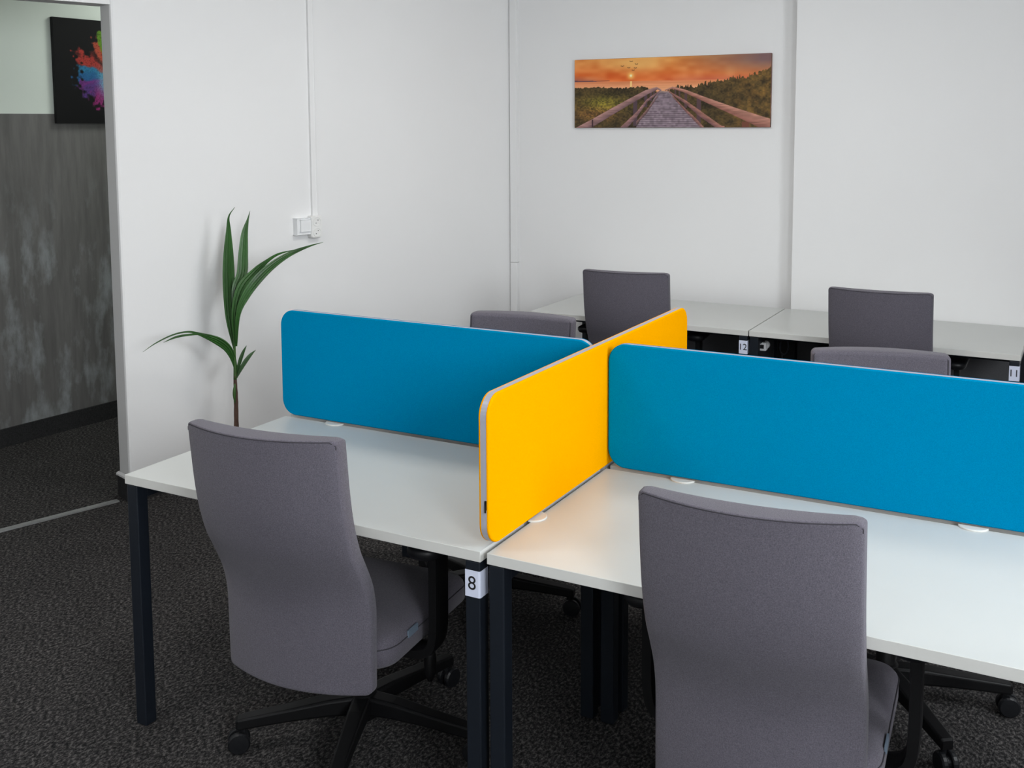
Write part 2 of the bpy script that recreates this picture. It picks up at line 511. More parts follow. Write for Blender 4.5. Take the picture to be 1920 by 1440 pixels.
# ---------------------------------------------------------------- desk dividers
Z0, Z1 = 0.748, 1.1043
def make_divider(name, label, length, m, loc, rz, clamps, zipper=False, group='fabric desk dividers'):
    """runs along local +x from 0 to length, centred on local y = 0"""
    t = thing(name, label, 'desk divider', loc, rz, group)
    h2 = 0.0135
    R = 0.052
    def shell(sgn):
        bm = bmesh.new()
        rings = []
        for ins, y in ((0.0, 0.0078), (0.0, 0.0098), (0.0012, 0.0120), (0.0036, h2)):
            rings.append([Vector((x, sgn * y, z)) for x, z in rrect(ins, length - ins, Z0 + ins, Z1 - ins, R - ins, 10)])
        loft_bm(bm, rings)
        return bm_obj('fabric_panel', bm, m, t)
    shell(-1); shell(1)
    bm = bmesh.new()
    rings = [[Vector((x, y, z)) for x, z in rrect(0.0004, length - 0.0004, Z0 + 0.0004, Z1 - 0.0004, R - 0.0004, 10)] for y in (-0.0080, 0.0080)]
    loft_bm(bm, rings)
    bm_obj('edge_profile', bm, 'grey_profile', t)
    for cx, sides in clamps:
        for sg in sides:
            bm = bmesh.new()
            n = 16
            ring = lambda r, z: [Vector((cx + r * math.cos(PI * k / n), sg * (0.006 + 0.88 * r * math.sin(PI * k / n)), z)) for k in range(n + 1)]
            loft_bm(bm, [ring(0.035, H + 0.0002), ring(0.035, H + 0.0026), ring(0.0335, H + 0.0038)])
            bm_obj('clamp_foot', bm, 'cream_plastic', t)
    if zipper:
        bm = bmesh.new()
        box_bm(bm, (-0.003, -0.0080, 0.838), (0.0035, -0.0030, 0.860), 0.001)
        box_bm(bm, (-0.005, -0.0072, 0.832), (-0.001, -0.0045, 0.848), 0.0008)
        o = bm_obj('zip_pull', bm, 'black_plastic', t)
    return t
YD = 0.6955
make_divider('desk_divider', 'blue fabric desk divider between the plant and the yellow divider', 1.178 - 0.026, 'blue_fabric', (-1.178, YD, 0), 0, [(0.217, (-1, 1)), (0.90, (-1, 1))])
make_divider('desk_divider', 'blue fabric desk divider in the right foreground, cut off by the frame', 1.16, 'blue_fabric', (0.0168, YD, 0), 0, [(0.222, (-1, 1)), (0.96, (-1, 1))])
make_divider('desk_divider', 'yellow fabric desk divider running between the two blue ones', 1.363 - 0.008, 'yellow_fabric', (-0.0005, 0.0083, 0), PI / 2, [(0.242, (-1, 1)), (1.11, (-1, 1))], zipper=True)

# ---------------------------------------------------------------- office chair
def make_chair(label, loc, rz, base_rot):
    t = thing('office_chair', label, 'office chair', loc, rz, 'grey upholstered swivel chairs')
    # --- backrest: rear edge line y(z), bowed across
    ctl = [(0.315, -0.306), (0.40, -0.308), (0.46, -0.309), (0.52, -0.311), (0.56, -0.318), (0.60, -0.331), (0.65, -0.356), (0.70, -0.383), (0.75, -0.401), (0.80, -0.414), (0.86, -0.424), (0.92, -0.431), (1.005, -0.440)]
    cz = [c[0] for c in ctl]
    dense = np.array(catmull(ctl, 8))
    yr = lambda z: float(np.interp(z, dense[:, 0], dense[:, 1]))
    th = lambda z: float(np.interp(z, [0.315, 0.45, 0.6, 0.8, 0.99], [0.036, 0.042, 0.050, 0.050, 0.050]))
    HW, ZB, ZT = 0.2155, 0.318, 1.000
    def ring(z):
        ins = 0.0
        r = 0.014
        d = max(0.0, z - (ZT - r)); d2 = max(0.0, (ZB + r) - z)
        for q in (d, d2):
            ins = max(ins, r - math.sqrt(max(0.0, r * r - q * q)))
        R = 0.014
        q = max(0.0, z - (ZT - R)); q2 = max(0.0, (ZB + 0.016) - z)
        hw = HW - (R - math.sqrt(max(0.0, R * R - min(R, q) ** 2))) - (0.016 - math.sqrt(max(0.0, 0.016 ** 2 - min(0.016, q2) ** 2)))
        re = 0.005
        qr = max(0.0, z - (ZT - re), (ZB + re) - z)
        y0 = yr(z) + re - math.sqrt(max(0.0, re * re - min(re, qr) ** 2)); y1 = yr(z) + th(z) - ins * 1.4
        b = 0.055
        out = []
        bow = lambda x: -b * (1 - (x / HW) ** 2)
        bowf = lambda x: -0.030 * (1 - (x / HW) ** 2)
        xs = [-hw + 0.006] + list(np.linspace(-hw + 0.03, hw - 0.03, 13)) + [hw - 0.006]
        for x in xs:
            out.append(Vector((x, y0 + bow(x), z)))
        out.append(Vector((hw - 0.0015, y0 + 0.0022 + bow(hw), z)))
        out.append(Vector((hw, y0 + 0.008 + bow(hw), z)))
        out.append(Vector((hw, y1 - 0.012 + bow(hw), z)))
        out.append(Vector((hw - 0.004, y1 - 0.006 + bow(hw), z)))
        for x in xs[::-1]:
            xx = max(-hw + 0.014, min(hw - 0.014, x))
            out.append(Vector((xx, y1 + bowf(xx), z)))
        out.append(Vector((-hw + 0.004, y1 - 0.006 + bow(hw), z)))
        out.append(Vector((-hw, y1 - 0.012 + bow(hw), z)))
        out.append(Vector((-hw, y0 + 0.008 + bow(hw), z)))
        out.append(Vector((-hw + 0.0015, y0 + 0.0022 + bow(hw), z)))
        return out
    zs = [ZB, ZB + 0.002, ZB + 0.006, ZB + 0.012, ZB + 0.02, ZB + 0.03] + list(np.linspace(ZB + 0.045, ZT - 0.03, 36)) + [ZT - 0.022, ZT - 0.016, ZT - 0.012, ZT - 0.008, ZT - 0.0055, ZT - 0.0038, ZT - 0.0024, ZT - 0.0012, ZT - 0.0004, ZT]
    bm = bmesh.new()
    rings = [ring(z) for z in zs]
    vr = loft_bm(bm, rings, caps=False)
    n = len(rings[0])
    for row, flip in ((vr[0], 0), (vr[-1], 1)):
        m_ = n // 2
        i, j = 0, 0
        # bridge the two halves of the end ring
        rear = row[0:17]; front = row[17:]
        k = 15
        a = row[-2:] + row[0:17]           # left side to right side along the rear
        c = list(reversed(row[17:-2]))     # left to right along the front
        c = c[:len(a)]
        na, nc = len(a), len(c)
        ia = ic = 0
        while ia < na - 1 or ic < nc - 1:
            if ic >= nc - 1 or (ia < na - 1 and (ia + 1) / na <= (ic + 1) / nc):
                bm.faces.new((a[ia], a[ia + 1], c[ic])); ia += 1
            else:
                bm.faces.new((a[ia], c[ic + 1], c[ic])); ic += 1
    back = bm_obj('backrest', bm, 'chair_fabric', t, True)
    # seam along the rear edge
    def edge(x, z, side):
        ins = 0.0
        return None
    def seam(front):
        path = []
        zz = np.linspace(ZB + 0.05 if front else ZT - 0.022, ZT - 0.014, 24 if front else 4)
        off = lambda z: (yr(z) + th(z) - 0.003) if front else (yr(z) + 0.0006)
        w = HW - (0.0085 if front else 0.0032)
        for z in zz:
            path.append((-w, off(z), z))
        zt = ZT - 0.0045 if front else ZT - 0.0035
        for x in np.linspace(-w + 0.012, w - 0.012, 22):
            path.append((x, off(zt) + (-0.0045 if front else 0.0) - (0.030 if front else 0.055) * (1 - (x / HW) ** 2), zt))
        for z in zz[::-1]:
            path.append((w, off(z), z))
        bm = bmesh.new(); tube_bm(bm, path, 0.0014, 6)
        bm_obj('seam', bm, 'seam_thread', back, True)
    seam(False); seam(True)
    # --- seat
    bm = bmesh.new()
    sw, y0, y1 = 0.238, -0.275, 0.225
    rings = []
    for ins, z in ((0.030, 0.356), (0.010, 0.360), (0.0, 0.370), (0.0, 0.408), (0.004, 0.422), (0.014, 0.432), (0.035, 0.438), (0.08, 0.442)):
        rings.append([Vector((x, y, z - (0.02 * max(0, (y - 0.12) / 0.12) ** 2 if z > 0.40 else 0))) for x, y in rrect(-sw + ins, sw - ins, y0 + ins, y1 - ins, max(0.02, 0.075 - ins), 7)])
    loft_bm(bm, rings)
    seat = bm_obj('seat', bm, 'chair_fabric', t, True)
    bm = bmesh.new()
    rr = rrect(-sw - 0.0002, sw + 0.0002, y0 - 0.0002, y1 + 0.0002, 0.075, 7)
    tube_bm(bm, [(x, y, 0.412 - 0.02 * max(0, (y - 0.12) / 0.12) ** 2) for x, y in rr + rr[:1]], 0.0015, 6)
    bm_obj('seam', bm, 'seam_thread', seat, True)
    tg = box('fabric_tag', (sw - 0.001, -0.165, 0.408), (sw + 0.004, -0.115, 0.427), 'tag_grey', seat, 0.0006)
    tg['label'] = 'small pale grey fabric tag'
    # --- under-seat mechanism, column, lever
    mech = box('mechanism', (-0.075, -0.17, 0.300), (0.075, 0.12, 0.3565), 'black_plastic', t, 0.012, 3)
    bm = bmesh.new()
    tube_bm(bm, [(0.07, -0.03, 0.325), (0.20, -0.045, 0.318), (0.235, -0.05, 0.312)], 0.006, 8)
    rg = []
    for x, s in ((0.228, 0.6), (0.236, 1.0), (0.246, 1.0), (0.254, 0.6)):
        rg.append([Vector((x, -0.05 + 0.018 * s * math.cos(2 * PI * k / 14), 0.285 + 0.052 * s * math.sin(2 * PI * k / 14))) for k in range(14)])
    loft_bm(bm, rg)
    bm_obj('lever', bm, 'black_plastic', mech, True)
    bm = bmesh.new()
    box_bm(bm, (-0.05, -0.315, 0.302), (0.05, -0.12, 0.319), 0.004)
    box_bm(bm, (-0.05, -0.322, 0.302), (0.05, -0.312, 0.42), 0.004)
    bm_obj('back_bracket', bm, 'black_plastic', t)
    bm = bmesh.new()
    lathe_bm(bm, [(0.026, 0.085), (0.027, 0.10), (0.027, 0.235), (0.020, 0.24), (0.020, 0.31)], 20)
    bm_obj('gas_column', bm, 'black_plastic', t, True)
    # --- armrests
    for sg in (-1, 1):
        bm = bmesh.new()
        path = [(0.07, 0.343), (0.20, 0.343), (0.252, 0.348), (0.279, 0.366), (0.290, 0.41), (0.292, 0.50), (0.292, 0.630)]
        dn = catmull(path, 5)
        rg = []
        for i, p in enumerate(dn):
            q = dn[min(i + 1, len(dn) - 1)] - dn[max(i - 1, 0)]
            q = q / np.linalg.norm(q)
            nx, nz = -q[1], q[0]
            yw = 0.034
            yc = -0.095
            ri = []
            for (a, yy) in ((0.011, -yw), (0.013, -yw * 0.6), (0.013, yw * 0.6), (0.011, yw), (-0.011, yw), (-0.013, yw * 0.6), (-0.013, -yw * 0.6), (-0.011, -yw)):
                ri.append(Vector((sg * (p[0] + nx * a), yc + yy, p[1] + nz * a)))
            rg.append(ri)
        loft_bm(bm, rg)
        arm = bm_obj('armrest', bm, 'black_plastic', t)
        bm = bmesh.new()
        rings = []
        for ins, z in ((0.022, 0.622), (0.006, 0.628), (0.0, 0.638), (0.0, 0.648), (0.004, 0.655), (0.014, 0.659)):
            rings.append([Vector((sg * 0.288 + x, y - 0.075, z + 0.006 * (y / 0.12) ** 2)) for x, y in rrect(-0.046 + ins, 0.046 - ins, -0.125 + ins, 0.125 - ins, 0.042 - ins * 0.9, 7)])
        loft_bm(bm, rings)
        bm_obj('arm_pad', bm, 'black_rubber', arm, True)
    # --- five-star base
    bm = bmesh.new()
    lathe_bm(bm, [(0.030, 0.052), (0.040, 0.06), (0.044, 0.115), (0.036, 0.128), (0.026, 0.130)], 20)
    base = bm_obj('base', bm, 'black_plastic', t, True)
    base.rotation_euler = (0, 0, base_rot)
    bm = bmesh.new()
    rg = []
    for r, zc, hh, w in ((0.030, 0.098, 0.028, 0.026), (0.10, 0.100, 0.024, 0.025), (0.20, 0.094, 0.019, 0.022), (0.31, 0.086, 0.0165, 0.019), (0.345, 0.083, 0.0155, 0.018), (0.352, 0.082, 0.012, 0.014)):
        rg.append([Vector((r, y, z)) for y, z in rrect(-w, w, zc - hh, zc + hh, min(w, hh) * 0.35, 3)])
    loft_bm(bm, rg)
    leg0 = bm_obj('base_leg', bm, 'black_plastic', base)
    bm = bmesh.new()
    R = 0.332
    tube_bm(bm, [(R, 0, 0.072), (R, 0, 0.036)], 0.0085, 10)
    for sg in (-1, 1):
        lathe_bm(bm, [(0.016, sg * 0.006), (0.0285, sg * 0.007), (0.0305, sg * 0.010), (0.0305, sg * 0.019), (0.0265, sg * 0.0235), (0.010, sg * 0.0245)], 20, 'y', (R + 0.012, 0, 0.0305))
    lathe_bm(bm, [(0.018, -0.007), (0.018, 0.007)], 16, 'y', (R + 0.012, 0, 0.0305))
    cas0 = bm_obj('caster', bm, 'black_rubber', base)
    for k in range(5):
        if k:
            lg = leg0.copy(); COL.objects.link(lg); lg.parent = base; lg.rotation_euler = (0, 0, k * 2 * PI / 5)
            cs = cas0.copy(); COL.objects.link(cs); cs.parent = base; cs.rotation_euler = (0, 0, k * 2 * PI / 5)
    return t

R_ = math.radians
first = make_chair('grey office chair pulled up to the desk numbered 8', (-0.55, 0.27, 0), R_(5), R_(6 - 5))
def place_chair(label, loc, deg, base_deg, lift=0.0):
    c = copy_tree(first)
    c.location = (loc[0], loc[1], 0)
    c.rotation_euler = (0, 0, R_(deg))
    c['label'] = label
    for ch in c.children:
        if ch.name.startswith('base'):
            ch.rotation_euler = (0, 0, R_(base_deg - deg))
        else:
            ch.location.z += lift                      # gas lift set lower or higher
    return c
place_chair('large grey office chair nearest the camera at the right-hand foreground desk', (0.617, 0.325), 3.6, 25)
place_chair('grey office chair peeking over the blue divider beside the plant', (-0.682, 1.140), 185.5, 12, -0.018)
place_chair('grey office chair peeking over the blue divider in the right foreground', (0.718, 1.128), 195, 18, -0.026)
place_chair('grey office chair by the corner, its back to us below the boardwalk picture', (-0.820, 3.143), 5.9, 40, 0.005)
place_chair('grey office chair with its back to us against the blank projecting wall', (0.408, 3.124), 0.7, 20)

# ---------------------------------------------------------------- adapter and cables under desk 11
def under_desk():
    t = thing('power_adapter', 'small white plug adapter hanging under the edge of desk 11', 'power adapter', (-0.155, 2.953, 0.651))
    bm = bmesh.new(); box_bm(bm, (-0.019, -0.018, -0.020), (0.015, 0.018, 0.020), 0.004, 3)
    lathe_bm(bm, [(0.016, 0.018), (0.020, 0.022), (0.020, 0.042), (0.014, 0.046)], 16, 'y')
    bm_obj('adapter_body', bm, 'white_plastic', t)
    box('port', (-0.012, -0.0195, -0.009), (0.006, -0.0175, 0.010), 'black_ink', t)
    box('hanger', (-0.004, 0.0, 0.019), (0.004, 0.008, 0.0625), 'black_plastic', t)
    c = thing('hanging_cable', 'dark cable looped under desk 11 beside the white adapter', 'cable')
    pts = [(-0.13, 3.0, 0.70), (-0.10, 3.02, 0.705), (-0.07, 3.03, 0.69), (-0.055, 3.03, 0.64), (-0.07, 3.03, 0.605), (-0.09, 3.03, 0.61), (-0.095, 3.03, 0.65), (-0.08, 3.03, 0.69), (-0.05, 3.03, 0.707), (-0.02, 3.04, 0.705), (0.02, 3.05, 0.712)]
    tube('cable', [tuple(p) for p in catmull(pts, 6)], 0.0035, 'dark_steel', c, 8)
    pts = [(-0.085, 3.03, 0.607), (-0.083, 3.03, 0.5), (-0.08, 3.04, 0.35), (-0.08, 3.05, 0.2), (-0.06, 3.1, 0.03), (0.05, 3.2, 0.005)]
    tube('cable', [tuple(p) for p in catmull(pts, 6)], 0.003, 'dark_steel', c, 8)
    b = thing('cable_box', 'black power supply box under desk 11', 'power supply', (0, 0, 0))
    box('box_body', (-0.175, 3.28, 0.44), (-0.085, 3.34, 0.70), 'black_plastic', b, 0.006)
    box('bracket', (-0.15, 3.29, 0.70), (-0.11, 3.33, H - T), 'black_plastic', b)
under_desk()

# ---------------------------------------------------------------- potted plant
def plant():
    base = wpt(0.44, 0, 0.24)                 # pot stands close to the slanted wall
    t = thing('potted_plant', 'tall slender green palm seedling by the slanted white wall', 'potted plant', base)
    loc = lambda s, z, off: wpt(s + 0.0504, z - 0.0208 * (1.72 - z), off - 0.09) - base
    bm = bmesh.new()
    lathe_bm(bm, [(0.075, 0.0), (0.082, 0.01), (0.104, 0.17), (0.112, 0.175), (0.114, 0.205), (0.105, 0.205), (0.100, 0.185)], 32)
    bm_obj('pot', bm, 'terracotta', t, True)
    bm = bmesh.new()
    lathe_bm(bm, [(0.001, 0.192), (0.05, 0.193), (0.100, 0.188), (0.099, 0.178)], 28)
    bm_obj('soil', bm, 'soil', t, True)
    st = [(0.392, 0.19, 0.012), (0.390, 0.35, 0.0108), (0.392, 0.461, 0.0100), (0.391, 0.558, 0.0082), (0.392, 0.60, 0.0070)]
    d = catmull(st, 5)
    tube('stem', [loc(p[0], p[1], 0.33) for p in d], [float(p[2]) * (1 + 0.06 * math.sin(9 * i)) for i, p in enumerate(d)], 'bark', t, 12)
    st = [(0.391, 0.565, 0.0082), (0.392, 0.646, 0.0062), (0.393, 0.72, 0.0054), (0.396, 0.80, 0.0040), (0.398, 0.86, 0.0020)]
    d = catmull(st, 5)
    tube('stalk', [loc(p[0], p[1], 0.33) for p in d], [float(p[2]) for p in d], 'green_stalk', t, 12)
    bm = bmesh.new()
    d = catmull([(0.385, 0.455, 0.002), (0.382, 0.485, 0.007), (0.383, 0.515, 0.008), (0.388, 0.55, 0.003)], 4)
    tube_bm(bm, [loc(p[0], p[1], 0.334) for p in d], [float(p[2]) for p in d], 8)
    bm_obj('sheath', bm, 'green_stalk', t, True)
    leaves = [
        ([(0.396, 0.70, 0.0047, 0.325), (0.389, 0.849, 0.0215, 0.31), (0.393, 1.01, 0.0275, 0.30), (0.401, 1.133, 0.023, 0.29), (0.41, 1.241, 0.0115, 0.28), (0.416, 1.306, 0.0038, 0.275), (0.451, 1.347, 0.0006, 0.27)], 0.25),
        ([(0.396, 0.80, 0.006, 0.335), (0.411, 0.967, 0.023, 0.325), (0.454, 1.043, 0.0324, 0.315), (0.472, 1.129, 0.0294, 0.30), (0.488, 1.223, 0.0202, 0.29), (0.509, 1.287, 0.0062, 0.285), (0.525, 1.326, 0.0006, 0.28)], -0.2),
        ([(0.392, 0.72, 0.006, 0.345), (0.391, 0.871, 0.0200, 0.36), (0.425, 0.983, 0.0290, 0.37), (0.486, 1.056, 0.0195, 0.385), (0.540, 1.099, 0.0086, 0.39), (0.600, 1.128, 0.0048, 0.395), (0.686, 1.142, 0.0006, 0.40)], 0.3),
        ([(0.392, 0.74, 0.005, 0.350), (0.393, 0.87, 0.0151, 0.375), (0.423, 0.952, 0.0250, 0.395), (0.476, 1.028, 0.0270, 0.42), (0.548, 1.087, 0.0205, 0.435), (0.632, 1.130, 0.0132, 0.445), (0.736, 1.158, 0.0048, 0.45), (0.812, 1.171, 0.0006, 0.455)], -0.25),
        ([(0.392, 0.57, 0.004, 0.335), (0.390, 0.634, 0.0093, 0.335), (0.365, 0.705, 0.0165, 0.33), (0.315, 0.753, 0.0178, 0.32), (0.227, 0.796, 0.0067, 0.31), (0.174, 0.812, 0.0044, 0.305), (0.106, 0.807, 0.0036, 0.30), (0.032, 0.781, 0.0028, 0.29), (-0.027, 0.748, 0.0005, 0.28)], 0.3),
        ([(0.262, 0.781, 0.003, 0.312), (0.227, 0.794, 0.0037, 0.31), (0.173, 0.799, 0.0051, 0.31), (0.117, 0.796, 0.0051, 0.305), (0.061, 0.78, 0.0006, 0.30)], 0.2),
        ([(0.392, 0.571, 0.0031, 0.335), (0.415, 0.642, 0.0085, 0.335), (0.434, 0.684, 0.007, 0.335), (0.453, 0.714, 0.0006, 0.335)], 0.2),
        ([(0.392, 0.567, 0.003, 0.337), (0.424, 0.624, 0.013, 0.345), (0.456, 0.663, 0.0116, 0.35), (0.489, 0.691, 0.0006, 0.355)], -0.3),
    ]
    for pts, tilt in leaves:
        d = catmull(pts, 7)
        bm = bmesh.new()
        rows = []
        K = 8
        for i, p in enumerate(d):
            q = d[min(i + 1, len(d) - 1)] - d[max(i - 1, 0)]
            ta = Vector((q[0], q[1], 0)).normalized()
            pr = Vector((ta.y, -ta.x, 0))
            hw = max(0.0004, float(p[2]))
            row = []
            for k in range(K + 1):
                a = (k / K) * 2 - 1
                fold = (0.12 * hw if k % 2 else -0.12 * hw) - 0.22 * hw * (1 - abs(a))
                s = p[0] + pr.x * a * hw; z = p[1] + pr.y * a * hw
                row.append(loc(s, z, p[3] + fold + tilt * a * hw))
            rows.append(row)
        top = [[bm.verts.new(v) for v in r] for r in rows]
        thk = WN * 0.0007
        bot = [[bm.verts.new(v - thk) for v in r] for r in rows]
        for i in range(len(rows) - 1):
            for k in range(K):
                bm.faces.new((top[i][k], top[i][k + 1], top[i + 1][k + 1], top[i + 1][k]))
                bm.faces.new((bot[i][k], bot[i + 1][k], bot[i + 1][k + 1], bot[i][k + 1]))
            bm.faces.new((top[i][0], top[i + 1][0], bot[i + 1][0], bot[i][0]))
            bm.faces.new((top[i][K], bot[i][K], bot[i + 1][K], top[i + 1][K]))
        bm_obj('leaf', bm, 'leaf_green', t)
plant()

# ---------------------------------------------------------------- canvas prints
def lin(c):
    c = np.clip(np.asarray(c, float) / 255.0, 0, 1)
    return np.where(c <= 0.04045, c / 12.92, ((c + 0.055) / 1.055) ** 2.4)

def value_noise(h, w, sy, sx, seed):
    r = np.random.default_rng(seed)
    gy, gx = int(sy) + 3, int(sx) + 3
    g = r.random((gy, gx))
    y = np.linspace(0, sy, h)[:, None]; x = np.linspace(0, sx, w)[None, :]
    yi = y.astype(int); xi = x.astype(int); fy = y - yi; fx = x - xi
    fy = fy * fy * (3 - 2 * fy); fx = fx * fx * (3 - 2 * fx)
    a = g[yi, xi] * (1 - fx) + g[yi, xi + 1] * fx
    b = g[yi + 1, xi] * (1 - fx) + g[yi + 1, xi + 1] * fx
    return a * (1 - fy) + b * fy

def print_grid(name, rgb, w, h, parent, place):
    """rgb: rows from bottom to top; vertices carry the print colour"""
    ny, nx = rgb.shape[:2]
    V = np.zeros((ny, nx, 3))
    V[..., 0] = np.linspace(0, w, nx)[None, :]; V[..., 2] = np.linspace(0, h, ny)[:, None]
    idx = np.arange(ny * nx).reshape(ny, nx)
    Fc = np.stack([idx[:-1, :-1], idx[:-1, 1:], idx[1:, 1:], idx[1:, :-1]], -1).reshape(-1, 4)
    me = bpy.data.meshes.new(name)
    me.from_pydata(V.reshape(-1, 3).tolist(), [], Fc.tolist())
    at = me.color_attributes.new('print', 'FLOAT_COLOR', 'POINT')
    c = np.ones((ny * nx, 4), np.float32)
    c[:, :3] = lin(rgb).reshape(-1, 3)
    at.data.foreach_set('color', c.ravel())
    o = link(name, me, 'canvas_print', parent)
    o.location = place
    return o

def boardwalk_rgb():
    h, w = 190, 520
    X = np.linspace(162, 1770, w)[None, :].repeat(h, 0)           # layout units across
    v = np.linspace(0, 1, h)[:, None].repeat(w, 1)
    ytop = 187 - (X - 162) * 0.0385
    Y = 738 - v * (738 - ytop)
    mix = lambda a, b, t: np.asarray(a, float) * (1 - t[..., None]) + np.asarray(b, float) * t[..., None]
    cl = lambda a: np.clip(a, 0, 1)
    # sky
    t = cl((Y - 150) / 200)
    img = mix((226, 150, 78), (236, 122, 62), t)
    cloud = value_noise(h, w, 9, 10, 1) * 0.6 + value_noise(h, w, 18, 26, 2) * 0.4
    img = img + (cloud - 0.5)[..., None] * np.array([44, 78, 64])
    dsun = np.sqrt(((X - 660) / 260) ** 2 + ((Y - 215) / 60) ** 2)
    img = mix(img, (246, 196, 120), 0.85 * np.exp(-dsun ** 2)) if False else img * (1 - 0.8 * np.exp(-dsun ** 2))[..., None] + np.array([244, 190, 112]) * (0.8 * np.exp(-dsun ** 2))[..., None]
    k = cl((X - 1000) / 700) * cl((330 - Y) / 150)
    img = img * (1 - 0.85 * k)[..., None] + np.array([112, 92, 104]) * (0.85 * k)[..., None]
    k = cl((Y - 285) / 50) * cl((X - 800) / 500)
    img = img * (1 - 0.6 * k)[..., None] + np.array([196, 104, 88]) * (0.6 * k)[..., None]
    k = cl((Y - 310) / 45) * cl((480 - X) / 320)
    img = img * (1 - 0.7 * k)[..., None] + np.array([138, 84, 84]) * (0.7 * k)[..., None]
    d = np.sqrt((X - 653) ** 2 + (Y - 312) ** 2)
    k = np.exp(-(d / 26) ** 2); img = img * (1 - k)[..., None] + np.array([255, 205, 110]) * k[..., None]
    img[d < 10] = (255, 240, 190)
    hor = 366 - (X - 162) * 0.02
    # water
    wt = Y > hor
    tt = cl((Y - hor) / 60)
    wcol = mix((226, 138, 92), (240, 170, 124), tt)
    wcol = wcol + (value_noise(h, w, 60, 8, 3) - 0.5)[..., None] * 18
    img[wt] = wcol[wt]
    img[(abs(Y - hor + 5) < 5.5 * cl((540 - X) / 380)) & (X < 520)] = (104, 72, 82)
    k = wt & (abs(X - 655) < 7) & (Y < 412)
    img[k] = (255, 214, 140)
    # birds
    for bx, by in ((580, 236), (655, 196), (700, 218), (635, 248), (690, 250), (672, 268)):
        k = (abs(Y - (by - abs(X - bx) * 0.3)) < 2.6) & (abs(X - bx) < 13)
        img[k] = (96, 62, 44)
    # dune grass
    fine = value_noise(h, w, 60, 150, 5); mid = value_noise(h, w, 14, 30, 6)
    gl = np.interp(X, [162, 380, 560, 690, 745, 800, 880, 925], [414, 408, 413, 408, 396, 415, 440, 445]) + (fine - 0.5) * 16
    gr = np.interp(X, [930, 1000, 1200, 1300, 1400, 1500, 1600, 1680, 1720, 1770], [445, 405, 388, 366, 342, 322, 312, 290, 258, 246]) + (value_noise(h, w, 12, 190, 8) - 0.5) * 46
    grass = mix((48, 42, 32), (108, 88, 52), cl(mid * 0.6 + fine * 0.6 - 0.15))
    gp = np.exp(-(((X - 430) / 190) ** 2 + ((Y - 540) / 60) ** 2)) * (0.5 + fine)
    grass = grass + gp[..., None] * np.array([42, 46, 6])
    rd = np.exp(-(((X - 330) / 200) ** 2 + ((Y - 620) / 60) ** 2)) * (0.4 + fine)
    grass = grass + rd[..., None] * np.array([48, 26, 12])
    rr = cl((X - 1300) / 300) * value_noise(h, w, 26, 60, 9)
    grass = grass + rr[..., None] * np.array([52, 34, 12])
    k = ((Y > gl) & (X < 925)) | ((Y > gr) & (X >= 925))
    img[k] = grass[k]
    # boardwalk
    L = np.interp(Y, [437, 738], [888, 698]); R = np.interp(Y, [437, 738], [972, 1232])
    pl = (np.power(cl((Y - 437) / 301), 0.62) * 26) % 1.0
    deck = mix((104, 88, 100), (150, 134, 142), cl(pl * 1.4)) * (0.85 + 0.3 * value_noise(h, w, 40, 90, 11))[..., None]
    deck = mix(deck, (226, 190, 160), cl((455 - Y) / 25)[...] * 0.7)
    k = (Y > 437) & (X > L) & (X < R)
    img[k] = deck[k]
    wood = value_noise(h, w, 60, 30, 12)
    def band(xu, yu, xl, yl, c0, c1, xr):
        up = np.interp(X, xu, yu); lo = np.interp(X, xl, yl)
        k = (Y > up) & (Y < lo) & (X > xr[0]) & (X < xr[1])
        f = cl((Y - up) / np.maximum(lo - up, 1))
        c = mix(c0, c1, f) * (0.86 + 0.28 * wood)[..., None]
        img[k] = c[k]
    def post(a, b, y0, y1, c):
        k = (X > a) & (X < b) & (Y > y0) & (Y < y1)
        img[k] = np.array(c)
    for a, b, y0, y1 in ((674, 708, 520, 725), (768, 792, 455, 570), (815, 832, 430, 520), (843, 855, 420, 490)):
        post(a, b, y0, y1, (88, 70, 78))
    for a, b, y0, y1 in ((1198, 1234, 490, 705), (1100, 1120, 445, 575), (1052, 1066, 425, 520), (1020, 1031, 418, 480)):
        post(a, b, y0, y1, (92, 70, 74))
    post(1556, 1612, 690, 745, (120, 74, 60))
    band([560, 700, 790, 900], [740, 612, 505, 428], [620, 705, 790, 900], [745, 655, 530, 440], (168, 124, 118), (112, 86, 92), (555, 905))
    band([700, 780, 880], [690, 600, 470], [705, 790, 880], [712, 622, 484], (150, 112, 106), (100, 80, 84), (700, 880))
    band([165, 320, 640, 780, 870, 910], [742, 668, 500, 430, 403, 425], [165, 330, 650, 800, 880, 910], [800, 728, 545, 462, 424, 438], (178, 136, 128), (124, 96, 100), (162, 910))
    k = (abs(X - 322) < 7) & (Y > 672) & (Y < 735); img[k] = (70, 50, 56)
    band([960, 1110, 1220, 1400], [430, 515, 594, 728], [960, 1110, 1220, 1420], [440, 545, 645, 790], (178, 124, 108), (116, 82, 84), (965, 1420))
    band([1000, 1100, 1200, 1260], [470, 575, 670, 738], [1000, 1100, 1200, 1260], [484, 600, 705, 770], (166, 116, 104), (112, 82, 84), (1000, 1260))
    band([940, 1000, 1100, 1300, 1500, 1770], [425, 400, 424, 500, 575, 668], [940, 1000, 1090, 1220, 1450, 1680, 1770], [436, 418, 446, 506, 618, 735, 760], (196, 142, 124), (140, 92, 82), (938, 1772))
    k = (X > 1560) & (Y > 735) ; img[k] = img[k] * 0.8
    return np.clip(img, 0, 255)

